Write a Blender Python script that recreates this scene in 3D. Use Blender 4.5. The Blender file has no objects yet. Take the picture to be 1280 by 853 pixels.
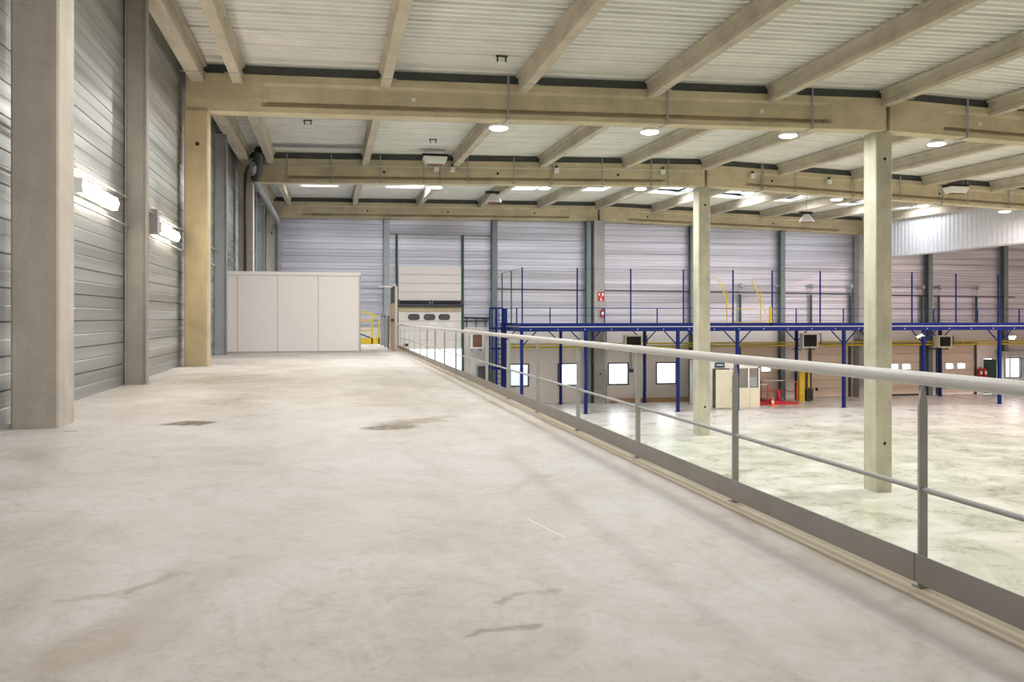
import bpy, math, random
from mathutils import Vector
random.seed(7)
SC = bpy.context.scene
COL = SC.collection
PI = math.pi
P = 4.26                      # height of the raised loading platform above the hall floor
EYE = P + 1.30
YB = {0: -2.5, 1: 10.9, 2: 24.28, 3: 37.66, 4: 54.06}      # the cross beams
FAR = 54.10                   # inner face of the far wall
RIDGE = 17.18

# ------------------------------------------------------------------ materials
def new_mat(name):
    m = bpy.data.materials.new(name); m.use_nodes = True
    nt = m.node_tree
    return m, nt, nt.nodes, nt.links, nt.nodes['Principled BSDF']

def ramp(nodes, stops, interp='LINEAR'):
    r = nodes.new('ShaderNodeValToRGB'); r.color_ramp.interpolation = interp
    e = r.color_ramp.elements
    while len(e) > 1: e.remove(e[0])
    e[0].position = stops[0][0]; e[0].color = stops[0][1]
    for p, c in stops[1:]:
        n = e.new(p); n.color = c
    return r

def g(v): return (v, v, v, 1)
def c4(c): return (c[0], c[1], c[2], 1)

def noise(nodes, links, vec, scale, detail=6, rough=.6, dist=0, stretch=None):
    n = nodes.new('ShaderNodeTexNoise')
    n.inputs['Scale'].default_value = scale; n.inputs['Detail'].default_value = detail
    n.inputs['Roughness'].default_value = rough; n.inputs['Distortion'].default_value = dist
    if stretch:
        mp = nodes.new('ShaderNodeMapping'); mp.inputs['Scale'].default_value = stretch
        links.new(vec, mp.inputs['Vector']); links.new(mp.outputs['Vector'], n.inputs['Vector'])
    else:
        links.new(vec, n.inputs['Vector'])
    return n

def mix(nodes, links, fac, a, b, mode='MIX'):
    n = nodes.new('ShaderNodeMix'); n.data_type = 'RGBA'; n.blend_type = mode
    if isinstance(fac, (int, float)): n.inputs[0].default_value = fac
    else: links.new(fac, n.inputs[0])
    for i, x in ((6, a), (7, b)):
        if isinstance(x, tuple): n.inputs[i].default_value = x
        else: links.new(x, n.inputs[i])
    return n.outputs[2]

def mth(nodes, links, op, a, b=None, c=None):
    n = nodes.new('ShaderNodeMath'); n.operation = op
    for i, x in enumerate((a, b, c)):
        if x is None: continue
        if isinstance(x, (int, float)): n.inputs[i].default_value = x
        else: links.new(x, n.inputs[i])
    return n.outputs[0]

def pos_of(nodes): return nodes.new('ShaderNodeNewGeometry').outputs['Position']

def plain(name, col, rough=.5, metal=0.0, var=.12, scale=3.0, spec=.5, bump=0):
    m, nt, N, L, b = new_mat(name)
    p = pos_of(N)
    n = noise(N, L, p, scale, 5, .6)
    lo = tuple(x * (1 - var) for x in col); hi = tuple(min(1, x * (1 + var)) for x in col)
    r = ramp(N, [(.3, c4(lo)), (.7, c4(hi))]); L.new(n.outputs['Fac'], r.inputs[0])
    L.new(r.outputs[0], b.inputs['Base Color'])
    b.inputs['Roughness'].default_value = rough; b.inputs['Metallic'].default_value = metal
    b.inputs['Specular IOR Level'].default_value = spec
    if bump:
        bp = N.new('ShaderNodeBump'); bp.inputs['Strength'].default_value = bump; bp.inputs['Distance'].default_value = .01
        L.new(n.outputs['Fac'], bp.inputs['Height']); L.new(bp.outputs[0], b.inputs['Normal'])
    return m

def concrete(name, col, streak=(1, 1, .15), dark=.72):
    """cast concrete: cloudy tone, weathered streaks, pores"""
    m, nt, N, L, b = new_mat(name)
    p = pos_of(N)
    a = noise(N, L, p, .9, 8, .65, .3)
    s = noise(N, L, p, 3.0, 6, .7, 0, streak)
    f = noise(N, L, p, 22, 3, .6)
    r = ramp(N, [(.25, c4(tuple(x * dark for x in col))), (.55, c4(col)), (.85, c4(tuple(min(1, x * 1.12) for x in col)))])
    L.new(a.outputs['Fac'], r.inputs[0])
    rs = ramp(N, [(.32, g(.80)), (.6, g(1.0))]); L.new(s.outputs['Fac'], rs.inputs[0])
    c = mix(N, L, .75, r.outputs[0], rs.outputs[0], 'MULTIPLY')
    rf = ramp(N, [(.27, g(.6)), (.36, g(1.0))]); L.new(f.outputs['Fac'], rf.inputs[0])
    c = mix(N, L, .6, c, rf.outputs[0], 'MULTIPLY')
    L.new(c, b.inputs['Base Color'])
    b.inputs['Roughness'].default_value = .85; b.inputs['Specular IOR Level'].default_value = .25
    bp = N.new('ShaderNodeBump'); bp.inputs['Strength'].default_value = .25; bp.inputs['Distance'].default_value = .01
    L.new(f.outputs['Fac'], bp.inputs['Height']); L.new(bp.outputs[0], b.inputs['Normal'])
    return m

def emit(name, col, s):
    m, nt, N, L, b = new_mat(name)
    b.inputs['Base Color'].default_value = (.8, .8, .8, 1)
    b.inputs['Emission Color'].default_value = c4(col); b.inputs['Emission Strength'].default_value = s
    n = noise(N, L, pos_of(N), 2.0); r = ramp(N, [(0, g(.7)), (1, g(.9))]); L.new(n.outputs['Fac'], r.inputs[0])
    L.new(r.outputs[0], b.inputs['Base Color'])
    return m

def glass(name, tint=(1, 1, 1), refl=.08):
    m = bpy.data.materials.new(name); m.use_nodes = True
    N, L = m.node_tree.nodes, m.node_tree.links
    N.remove(N['Principled BSDF'])
    t = N.new('ShaderNodeBsdfTransparent'); t.inputs[0].default_value = c4(tint)
    gl = N.new('ShaderNodeBsdfGlossy'); gl.inputs['Roughness'].default_value = .05
    mx = N.new('ShaderNodeMixShader'); mx.inputs[0].default_value = refl
    L.new(t.outputs[0], mx.inputs[1]); L.new(gl.outputs[0], mx.inputs[2])
    L.new(mx.outputs[0], N['Material Output'].inputs[0])
    return m

def cladding(name, col, metal=.55, rough=.38, bump=.1):
    """galvanised tray: brushed along its length, faint panel to panel tone"""
    m, nt, N, L, b = new_mat(name)
    p = pos_of(N)
    n = noise(N, L, p, 1.0, 3, .6, 0, (.06, .06, 3.2))
    n2 = noise(N, L, p, 1.0, 2, .5, 0, (.16, .16, 5.0))
    r = ramp(N, [(.30, c4(tuple(x * .66 for x in col))), (.70, c4(tuple(min(1, x * 1.22) for x in col)))])
    L.new(n.outputs['Fac'], r.inputs[0]); L.new(r.outputs[0], b.inputs['Base Color'])
    rr = ramp(N, [(.3, g(rough - .1)), (.7, g(rough + .12))]); L.new(n2.outputs['Fac'], rr.inputs[0])
    L.new(rr.outputs[0], b.inputs['Roughness'])
    b.inputs['Metallic'].default_value = metal
    bp = N.new('ShaderNodeBump'); bp.inputs['Strength'].default_value = bump; bp.inputs['Distance'].default_value = .03
    L.new(n2.outputs['Fac'], bp.inputs['Height']); L.new(bp.outputs[0], b.inputs['Normal'])
    return m

def line_mask(N, L, p, a, bb, width, soft):
    """1 near the segment a-b on the floor plane"""
    d = Vector((bb[0] - a[0], bb[1] - a[1])); ln = d.length; d.normalize()
    sx = N.new('ShaderNodeSeparateXYZ'); L.new(p, sx.inputs[0])
    dx = mth(N, L, 'SUBTRACT', sx.outputs[0], a[0]); dy = mth(N, L, 'SUBTRACT', sx.outputs[1], a[1])
    along = mth(N, L, 'ADD', mth(N, L, 'MULTIPLY', dx, d.x), mth(N, L, 'MULTIPLY', dy, d.y))
    t = mth(N, L, 'MINIMUM', mth(N, L, 'MAXIMUM', along, 0), ln)
    ex = mth(N, L, 'SUBTRACT', dx, mth(N, L, 'MULTIPLY', t, d.x)); ey = mth(N, L, 'SUBTRACT', dy, mth(N, L, 'MULTIPLY', t, d.y))
    dist = mth(N, L, 'SQRT', mth(N, L, 'ADD', mth(N, L, 'MULTIPLY', ex, ex), mth(N, L, 'MULTIPLY', ey, ey)))
    mr = N.new('ShaderNodeMapRange'); mr.interpolation_type = 'SMOOTHSTEP'
    L.new(dist, mr.inputs[0]); mr.inputs[1].default_value = width; mr.inputs[2].default_value = width + soft
    mr.inputs[3].default_value = 1; mr.inputs[4].default_value = 0
    return mr.outputs[0]

def platform_floor():
    m, nt, N, L, b = new_mat('platform_concrete')
    p = pos_of(N)
    wob = noise(N, L, p, 2.2, 4, .6)
    wv = N.new('ShaderNodeVectorMath'); wv.operation = 'SUBTRACT'; L.new(wob.outputs['Color'], wv.inputs[0]); wv.inputs[1].default_value = (.5, .5, .5)
    ws = N.new('ShaderNodeVectorMath'); ws.operation = 'SCALE'; L.new(wv.outputs[0], ws.inputs[0]); ws.inputs['Scale'].default_value = .55
    wp = N.new('ShaderNodeVectorMath'); L.new(p, wp.inputs[0]); L.new(ws.outputs[0], wp.inputs[1])
    q = wp.outputs[0]
    a = noise(N, L, p, .55, 9, .68, .6)
    r = ramp(N, [(.30, (.40, .35, .30, 1)), (.43, (.52, .475, .43, 1)), (.55, (.60, .57, .545, 1)), (.72, (.67, .66, .655, 1))])
    L.new(a.outputs['Fac'], r.inputs[0])
    s = noise(N, L, p, 1.6, 9, .75, 1.0, (1, .6, 1))
    rs = ramp(N, [(.34, (.74, .70, .64, 1)), (.52, g(1.0))]); L.new(s.outputs['Fac'], rs.inputs[0])
    c = mix(N, L, .7, r.outputs[0], rs.outputs[0], 'MULTIPLY')
    f = noise(N, L, p, 30, 3, .7)
    rf = ramp(N, [(.27, g(.62)), (.37, g(1.0))]); L.new(f.outputs['Fac'], rf.inputs[0])
    c = mix(N, L, .55, c, rf.outputs[0], 'MULTIPLY')
    v = noise(N, L, p, 5.5, 10, .75, 1.0)
    rv = ramp(N, [(.32, (.62, .57, .50, 1)), (.47, (1, 1, 1, 1))]); L.new(v.outputs['Fac'], rv.inputs[0])
    c = mix(N, L, .5, c, rv.outputs[0], 'MULTIPLY')
    gn = noise(N, L, p, 13, 6, .8, .4)
    rg = ramp(N, [(.34, (.78, .74, .69, 1)), (.52, (1, 1, 1, 1)), (.70, (1.0, 1.0, 1.0, 1))]); L.new(gn.outputs['Fac'], rg.inputs[0])
    c = mix(N, L, .6, c, rg.outputs[0], 'MULTIPLY')
    ln = noise(N, L, p, .16, 3, .5); rl = ramp(N, [(.45, g(0)), (.65, g(.28))]); L.new(ln.outputs['Fac'], rl.inputs[0])
    c = mix(N, L, rl.outputs[0], c, (.69, .68, .71, 1))  # pale lilac patches put cool window light into the slab colour
    # oil stains, scuffs and cracks where they lie on the slab
    pn = noise(N, L, p, 7, 6, .8, .5); pr_ = ramp(N, [(.36, g(.25)), (.50, g(1.0))]); L.new(pn.outputs['Fac'], pr_.inputs[0]); patch = pr_.outputs[0]
    st = [((-1.80, 11.15), (-1.60, 11.12), .10, .16, (.13, .10, .07, 1), .95),
          ((-2.9, 10.6), (-2.82, 10.6), .02, .07, (.20, .15, .11, 1), .7),
          ((.62, 10.2), (.85, 10.35), .08, .22, (.15, .11, .07, 1), .85),
          ((.8, 10.5), (1.25, 10.9), .05, .30, (.28, .22, .16, 1), .7),
          ((1.0, 10.9), (1.5, 11.2), .04, .25, (.34, .28, .22, 1), .5),
          ((-.9, 4.35), (-.75, 4.6), .02, .06, (.36, .30, .25, 1), .55),
          ((-1.15, 4.3), (-.85, 4.25), .01, .05, (.40, .34, .28, 1), .5),
          ((-1.0, 3.5), (-.85, 3.9), .03, .14, (.42, .36, .30, 1), .45),
          ((.75, 3.85), (1.05, 4.0), .012, .04, (.28, .25, .22, 1), .55),
          ((.55, 3.5), (.8, 3.62), .012, .05, (.26, .23, .20, 1), .6),
          ((1.3, 6.3), (1.75, 6.9), .015, .08, (.42, .40, .38, 1), .5),
          ((.75, 14.5), (2.4, 19), .05, .4, (.52, .45, .37, 1), .4),
          ((-1.6, 16), (1.2, 18), .05, .5, (.50, .43, .36, 1), .35)]
    for pa, pb, w, so, col, k in st:
        mk = mth(N, L, 'MULTIPLY', line_mask(N, L, q, pa, pb, w, so), patch)
        c = mix(N, L, mth(N, L, 'MULTIPLY', mk, k * 1.25), c, col)
    for pa, pb, w, so, col, k in [((-2.2, 7.0), (-1.1, 4.6), .001, .008, (.40, .35, .31, 1), .14),
                                  ((-1.1, 4.6), (-.2, 5.0), .001, .008, (.40, .35, .31, 1), .22),
                                  ((-.2, 5.0), (.5, 4.1), .001, .008, (.40, .35, .31, 1), .2),
                                  ((1.25, 5.4), (1.36, 4.9), .002, .008, (.85, .83, .80, 1), .7),
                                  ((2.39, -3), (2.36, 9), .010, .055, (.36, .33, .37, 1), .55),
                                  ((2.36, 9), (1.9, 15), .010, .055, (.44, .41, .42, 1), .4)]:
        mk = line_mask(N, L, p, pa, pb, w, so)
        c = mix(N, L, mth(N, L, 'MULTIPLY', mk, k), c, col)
    # edge beam of the slab: tan strip and its joint
    sx = N.new('ShaderNodeSeparateXYZ'); L.new(q, sx.inputs[0])
    sx2 = N.new('ShaderNodeSeparateXYZ'); L.new(p, sx2.inputs[0])
    edge = mth(N, L, 'GREATER_THAN', sx2.outputs[0], 2.66)
    c = mix(N, L, mth(N, L, 'MULTIPLY', edge, .75), c, (.50, .43, .29, 1))
    jt = line_mask(N, L, p, (2.655, -4), (2.655, 43), .004, .022)
    c = mix(N, L, mth(N, L, 'MULTIPLY', jt, .7), c, (.20, .16, .12, 1))
    dm = line_mask(N, L, q, (2.60, -4), (2.60, 43), .05, .30)
    c = mix(N, L, mth(N, L, 'MULTIPLY', dm, .22), c, (.40, .32, .22, 1))
    L.new(c, b.inputs['Base Color'])
    rr = ramp(N, [(.3, g(.42)), (.7, g(.66))]); L.new(a.outputs['Fac'], rr.inputs[0]); L.new(rr.outputs[0], b.inputs['Roughness'])
    b.inputs['Specular IOR Level'].default_value = .35
    bp = N.new('ShaderNodeBump'); bp.inputs['Strength'].default_value = .12; bp.inputs['Distance'].default_value = .01
    L.new(v.outputs['Fac'], bp.inputs['Height']); L.new(bp.outputs[0], b.inputs['Normal'])
    return m

def hall_floor():
    m, nt, N, L, b = new_mat('hall_floor_concrete')
    p = pos_of(N)
    a = noise(N, L, p, .30, 10, .70, 1.0)
    r = ramp(N, [(.30, (.32, .335, .25, 1)), (.43, (.52, .55, .45, 1)), (.55, (.67, .70, .62, 1)), (.72, (.76, .79, .73, 1))])
    L.new(a.outputs['Fac'], r.inputs[0])
    s = noise(N, L, p, .75, 9, .78, .6, (.8, .9, 1))
    rs = ramp(N, [(.34, (.66, .68, .59, 1)), (.56, (1, 1, 1, 1))]); L.new(s.outputs['Fac'], rs.inputs[0])
    c = mix(N, L, .8, r.outputs[0], rs.outputs[0], 'MULTIPLY')
    sx = N.new('ShaderNodeSeparateXYZ'); L.new(p, sx.inputs[0])
    mr = N.new('ShaderNodeMapRange'); L.new(sx.outputs[1], mr.inputs[0]); mr.inputs[1].default_value = 33; mr.inputs[2].default_value = 46
    c2 = mix(N, L, .75, (.60, .57, .58, 1), rs.outputs[0], 'MULTIPLY')
    c = mix(N, L, mth(N, L, 'MULTIPLY', mr.outputs[0], .75), c, c2)
    L.new(c, b.inputs['Base Color'])
    rr = ramp(N, [(.3, g(.20)), (.7, g(.42))]); L.new(s.outputs['Fac'], rr.inputs[0]); L.new(rr.outputs[0], b.inputs['Roughness'])
    b.inputs['Specular IOR Level'].default_value = .5
    return m

M = {}
M['platform'] = platform_floor()
M['hall'] = hall_floor()
M['beam'] = concrete('beam_concrete', (.65, .57, .40), (.12, 1, 1))
M['purlin'] = concrete('purlin_concrete', (.60, .54, .44), (1, .15, 1))
M['col_tan'] = concrete('column_concrete_tan', (.56, .465, .30))
M['col_grey'] = concrete('column_concrete_grey', (.60, .55, .49))
M['col_pale'] = concrete('column_concrete_pale', (.585, .565, .455))
M['col_far'] = concrete('column_concrete_dark', (.40, .385, .375))
M['deck'] = plain('roof_deck_metal', (.80, .80, .775), .45, .1, .07, .8)
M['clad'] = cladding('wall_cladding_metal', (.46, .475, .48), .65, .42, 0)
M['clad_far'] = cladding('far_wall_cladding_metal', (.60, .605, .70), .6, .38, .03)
M['clad_dark'] = plain('wall_joint_dark', (.10, .11, .12), .6)
M['strip'] = plain('closure_strip_dark', (.10, .115, .115), .6)
M['post_far'] = plain('far_wall_post_steel', (.17, .205, .22), .45, .2, .08)
M['steel'] = plain('painted_steel_grey', (.44, .44, .44), .5, .1, .08)
M['post_grey'] = plain('steel_post_grey', (.36, .38, .41), .5, .1, .08)
M['post_tan'] = plain('steel_post_taupe', (.37, .35, .32), .5, .1, .08)
M['rail'] = plain('guard_rail_grey', (.70, .69, .67), .42, .1, .05)
M['rail_post'] = plain('guard_rail_post_grey', (.52, .53, .51), .45, .1, .08)
M['toe'] = plain('toe_plate_grey', (.33, .315, .295), .5, .1, .10, 1.5)
M['galv'] = plain('galvanised_conduit', (.55, .55, .53), .4, .4)
M['pipe_dark'] = plain('dark_pipe', (.06, .06, .065), .5)
M['pipe_grey'] = plain('grey_drain_pipe', (.30, .31, .33), .45)
M['cabin'] = plain('cabin_white_panel', (.86, .81, .81), .45, 0, .02, .6)
M['cabin_trim'] = plain('cabin_white_trim', (.84, .82, .81), .4, 0, .02)
M['seam'] = plain('panel_seam', (.52, .49, .47), .6)
M['curtain'] = plain('smoke_curtain_sheet', (.70, .71, .77), .45, .05, .05)
M['lowwall'] = plain('far_wall_panel_beige', (.83, .775, .74), .7, 0, .05, .5)
M['door_beige'] = plain('dock_door_beige', (.68, .57, .47), .6, 0, .04, .7)
M['door_pale'] = plain('dock_door_pale', (.74, .69, .66), .55, 0, .03, .7)
M['blue'] = plain('blue_painted_steel', (.005, .017, .15), .45, 0, .10, 3.0, .2)
M['blue_dark'] = plain('window_frame_blue_grey', (.06, .09, .13), .45)
M['yellow'] = plain('yellow_painted_steel', (.55, .40, .02), .45)
M['yellow_pipe'] = plain('yellow_gas_pipe', (.62, .48, .02), .4)
M['red'] = plain('red_painted_steel', (.50, .02, .03), .4)
M['green_dark'] = plain('dark_green_steel', (.03, .07, .065), .5)
M['black'] = plain('matt_black', (.012, .012, .013), .6)
M['dark'] = plain('dark_steel', (.05, .055, .06), .5)
M['white'] = plain('white_plastic', (.82, .82, .80), .4, 0, .03)
M['cream'] = plain('cream_cabin_panel', (.78, .76, .60), .55, 0, .04)
M['brown_wood'] = plain('brown_board', (.50, .33, .19), .6, 0, .2, 2)
M['brown_louvre'] = plain('brown_louvre', (.22, .09, .05), .5)
M['timber'] = plain('timber_kerb', (.28, .16, .07), .7, 0, .25, 2)
M['orange'] = plain('orange_plastic', (.80, .16, .03), .45)
M['signblue'] = plain('sign_blue', (.01, .07, .14), .45)
M['glass'] = glass('window_glass')
M['glass_dim'] = glass('cabin_glass', (.75, .8, .85), .2)
M['lamp'] = emit('lamp_diffuser', (1, .98, .94), 9)
M['tube'] = emit('fluorescent_diffuser', (1, .88, .70), 26)
M['exit'] = emit('exit_sign_panel', (.85, 1, .9), 1.0)
M['skydome'] = glass('skylight_dome', (.95, .97, 1), .05)
M['outside'] = plain('outside_yard', (.75, .75, .74), .8)

# ------------------------------------------------------------------ mesh builder
ORG = {}
class MB:
    def __init__(s): s.v = []; s.f = []
    def add(s, vs, fs):
        k = len(s.v); s.v += [tuple(a) for a in vs]; s.f += [tuple(i + k for i in f) for f in fs]; return s
    def hexa(s, p):
        return s.add(p, [(0, 3, 2, 1), (4, 5, 6, 7), (0, 1, 5, 4), (1, 2, 6, 5), (2, 3, 7, 6), (3, 0, 4, 7)])
    def box(s, x0, x1, y0, y1, z0, z1):
        return s.hexa([(x0, y0, z0), (x1, y0, z0), (x1, y1, z0), (x0, y1, z0), (x0, y0, z1), (x1, y0, z1), (x1, y1, z1), (x0, y1, z1)])
    def loft(s, rings, cap=True):
        n = len(rings[0]); k = len(s.v)
        for r in rings: s.v += [tuple(a) for a in r]
        for i in range(len(rings) - 1):
            for j in range(n):
                a = k + i * n + j; b = k + i * n + (j + 1) % n
                s.f.append((a, b, b + n, a + n))
        if cap:
            s.f.append(tuple(k + j for j in reversed(range(n))))
            s.f.append(tuple(k + (len(rings) - 1) * n + j for j in range(n)))
        return s
    def tube(s, pts, r, n=8):
        pts = [Vector(p) for p in pts]; rings = []
        for i, p in enumerate(pts):
            d = (pts[min(i + 1, len(pts) - 1)] - pts[max(i - 1, 0)]).normalized()
            u = d.cross(Vector((0, 0, 1)))
            if u.length < 1e-3: u = Vector((1, 0, 0))
            u.normalize(); w = u.cross(d)
            rr = r[i] if isinstance(r, (list, tuple)) else r
            rings.append([p + u * rr * math.cos(2 * PI * j / n) + w * rr * math.sin(2 * PI * j / n) for j in range(n)])
        return s.loft(rings)
    def bar(s, p0, p1, w, h=None):
        """square bar between two points"""
        h = h or w
        p0, p1 = Vector(p0), Vector(p1); d = (p1 - p0).normalized()
        u = d.cross(Vector((0, 0, 1)))
        if u.length < 1e-3: u = Vector((1, 0, 0))
        u.normalize(); k = u.cross(d)
        R = lambda p: [p - u * w / 2 - k * h / 2, p + u * w / 2 - k * h / 2, p + u * w / 2 + k * h / 2, p - u * w / 2 + k * h / 2]
        return s.loft([R(p0), R(p1)])
    def lathe(s, prof, c, n=20):
        """prof: (radius, z) list from the bottom up about a vertical axis at c"""
        return s.loft([[(c[0] + r * math.cos(2 * PI * j / n), c[1] + r * math.sin(2 * PI * j / n), c[2] + z) for j in range(n)] for r, z in prof])
    def build(s, name, mat, parent=None, smooth=False, bevel=0):
        me = bpy.data.meshes.new(name)
        o0 = ORG.get(parent.name, Vector()) if parent else Vector()
        me.from_pydata([(a[0] - o0.x, a[1] - o0.y, a[2] - o0.z) for a in s.v], [], s.f)
        me.materials.append(M[mat] if isinstance(mat, str) else mat)
        import bmesh
        bm = bmesh.new(); bm.from_mesh(me); bmesh.ops.recalc_face_normals(bm, faces=bm.faces); bm.to_mesh(me); bm.free()
        if smooth:
            me.shade_smooth(); me.set_sharp_from_angle(angle=math.radians(40))
        o = bpy.data.objects.new(name, me); COL.objects.link(o)
        if parent: o.parent = parent
        ORG[o.name] = o0
        if bevel:
            md = o.modifiers.new('Bevel', 'BEVEL'); md.width = bevel; md.segments = 2; md.limit_method = 'ANGLE'
        return o

def B(*a): return MB().box(*a)
def T(pts, r, n=8): return MB().tube(pts, r, n)

def tag(o, label=None, cat=None, group=None, kind=None):
    if label: o['label'] = label
    if cat: o['category'] = cat
    if group: o['group'] = group
    if kind: o['kind'] = kind
    return o

def thing(name, label, cat, loc, group=None):
    o = bpy.data.objects.new(name, None); COL.objects.link(o); o.location = loc
    o.empty_display_size = .2
    ORG[o.name] = Vector(loc)
    return tag(o, label, cat, group)

def struct(o, label=None): return tag(o, label, None, None, 'structure')
def structure_root(name, loc, label=None):
    o = bpy.data.objects.new(name, None); COL.objects.link(o); o.location = loc; ORG[o.name] = Vector(loc)
    return struct(o, label)

def copy_tree(root, loc, label, parent=None):
    c = root.copy(); COL.objects.link(c)
    if parent is None:
        c.location = loc; c['label'] = label
    else:
        c.parent = parent
    ORG[c.name] = Vector(loc)
    for ch in list(root.children): copy_tree(ch, loc, None, c)
    return c

ORD = ['first', 'second', 'third', 'fourth', 'fifth', 'sixth', 'seventh', 'eighth', 'ninth', 'tenth', 'eleventh', 'twelfth', 'thirteenth', 'fourteenth', 'fifteenth', 'sixteenth', 'seventeenth', 'eighteenth', 'nineteenth', 'twentieth']

# ------------------------------------------------------------------ roof heights
_B = {0: (11.06, 11.45, -.030), 1: (11.06, 11.45, -.030), 2: (11.06, 11.45, -.030), 3: (11.22, 11.70, -.036), 4: (11.59, 11.85, -.026)}
def bot(k, X):
    """underside of cross beam k at X: rises to the ridge over the centre columns, then falls"""
    l, r, s = _B[k]
    if X <= RIDGE: return l + (r - l) * (X + 3.1) / (RIDGE + 3.1)
    return r + s * (X - RIDGE)
def deck_z(X, Y):
    ks = sorted(YB)
    for a, b in zip(ks, ks[1:]):
        if Y <= YB[b] or b == ks[-1]:
            t = (Y - YB[a]) / (YB[b] - YB[a])
            return (1 - t) * bot(a, X) + t * bot(b, X) + 1.28

# ------------------------------------------------------------------ floor, platform, walls
XL = -3.88; XR = 58.0; YBK = -9.0
struct(B(XL - .3, XR, YBK, FAR + .3, -.3, 0).build('floor', 'hall'))
slab = struct(B(XL, 2.95, YBK, 43.0, 0.0, P).build('floor_platform', 'platform'))
struct(B(-40, 110, FAR + .3, 140, -.4, -.1).build('ground_outside', 'outside'))

def ribbed(mb, along, a0, a1, z0, z1, face, period=.25, depth=.03, sign=1):
    """horizontal ribs stacked in z on a wall; along 'x' or 'y'; face = wall plane, ribs stand out by depth*sign"""
    prof = []; z = z0
    while z < z1 - 1e-6:
        for dz, d in ((0, 0), (.010, .95), (.118, 1), (.124, .78), (.134, .78), (.140, 1), (.246, 1.08)):
            if z + dz * period / .25 <= z1: prof.append((face + sign * depth * d, z + dz * period / .25))
        z += period
    prof.append((face, z1))
    k = len(mb.v)
    for d, z in prof:
        for a in (a0, a1):
            mb.v.append((a, d, z) if along == 'x' else (d, a, z))
    for i in range(len(prof) - 1):
        mb.f.append((k + 2 * i, k + 2 * i + 1, k + 2 * i + 3, k + 2 * i + 2))
    return mb

# left wall of ribbed metal trays
mb = MB().box(XL - .3, XL - .035, YBK, FAR + .3, 0, 13.6)
wl = struct(mb.build('wall_left', 'clad_dark'))
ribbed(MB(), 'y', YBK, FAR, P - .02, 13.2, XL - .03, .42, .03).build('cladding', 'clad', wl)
# far wall: pale panels below, ribbed metal above, with openings
openings = [(4.16, 8.20, 0.0, 3.62), (11.30, 12.60, 1.09, 2.58), (14.50, 16.0, 1.09, 2.58), (17.92, 19.38, 1.09, 2.58), (21.28, 22.76, 1.09, 2.58),
            (46.50, 47.45, 0.0, 2.55), (48.25, 49.75, 1.1, 2.65)]
def pierced(mb, x0, x1, z0, z1, y0, y1, ops):
    xs = sorted({x0, x1, *[o[0] for o in ops], *[o[1] for o in ops]})
    for a, b in zip(xs, xs[1:]):
        cuts = sorted([(o[2], o[3]) for o in ops if o[0] <= a + 1e-6 and o[1] >= b - 1e-6])
        z = z0
        for c0, c1 in cuts:
            if c0 > z: mb.box(a, b, y0, y1, z, c0)
            z = c1
        if z < z1: mb.box(a, b, y0, y1, z, z1)
    return mb
doors = [(27.35, 30.30), (32.65, 35.53), (38.25, 41.20), (42.75, 45.70)]
dwin = []
for a, b in doors:
    w = b - a
    dwin += [(a + .21 * w, a + .44 * w, 1.86, 2.25), (a + .53 * w, a + .77 * w, 1.86, 2.25)]
wf = struct(pierced(MB(), XL - .3, XR, 0, 4.95, FAR, FAR + .25, openings + dwin).build('wall_far', 'lowwall'))
mb = MB().box(XL - .3, XR, FAR + .03, FAR + .25, 4.95, 13.6)
mb.build('backing', 'clad_dark', wf)
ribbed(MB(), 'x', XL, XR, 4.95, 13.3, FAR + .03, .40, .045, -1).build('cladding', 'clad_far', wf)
# walls behind the camera and on the far right, out of the frame
struct(B(XL - .3, XR, YBK - .3, YBK, 0, 13.6).build('wall_back', 'lowwall'))
struct(B(XR, XR + .3, YBK - .3, FAR + .3, 0, 13.6).build('wall_right', 'lowwall'))

# ------------------------------------------------------------------ roof deck (ribs run across the hall) with skylight openings
SKY = [(-1.45, .40), (3.15, 5.05), (9.9, 11.6), (14.0, 15.8), (18.7, 20.6), (22.7, 24.6), (26.1, 27.9), (30.3, 32.2), (34.3, 36.2)]
SY0, SY1 = 46.1, 48.7
def deck_rows():
    rows = []; y = YBK; per = .30
    k = 0
    while y < FAR:
        h = .15 if k % 4 == 0 else .08
        for dy, d in ((0, 0), (.045, h), (.15, h), (.195, 0)):
            if y + dy <= FAR: rows.append((y + dy, d))
        y += per; k += 1
    return rows
mb = MB(); rows = deck_rows()
in_sky = lambda y0, y1: y0 >= SY0 - .01 and y1 <= SY1 + .01
rows_s = rows
for (y0, d0), (y1, d1) in zip(rows_s, rows_s[1:]):
    segs = []
    if in_sky(y0, y1):
        x = XL
        for a, b in SKY:
            segs.append((x, a)); x = b
        segs.append((x, XR))
    else: segs = [(XL, XR)]
    out = []
    for a, b in segs:
        if a < RIDGE < b: out += [(a, RIDGE), (RIDGE, b)]
        else: out.append((a, b))
    for a, b in out:
        mb.add([(a, y0, deck_z(a, y0) + d0), (b, y0, deck_z(b, y0) + d0), (b, y1, deck_z(b, y1) + d1), (a, y1, deck_z(a, y1) + d1)], [(0, 1, 2, 3)])
ceil = struct(mb.build('ceiling', 'deck'))
ys = [y for y, d in rows if SY0 - .01 <= y <= SY1 + .01]; sy0, sy1 = ys[0], ys[-1]
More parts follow.
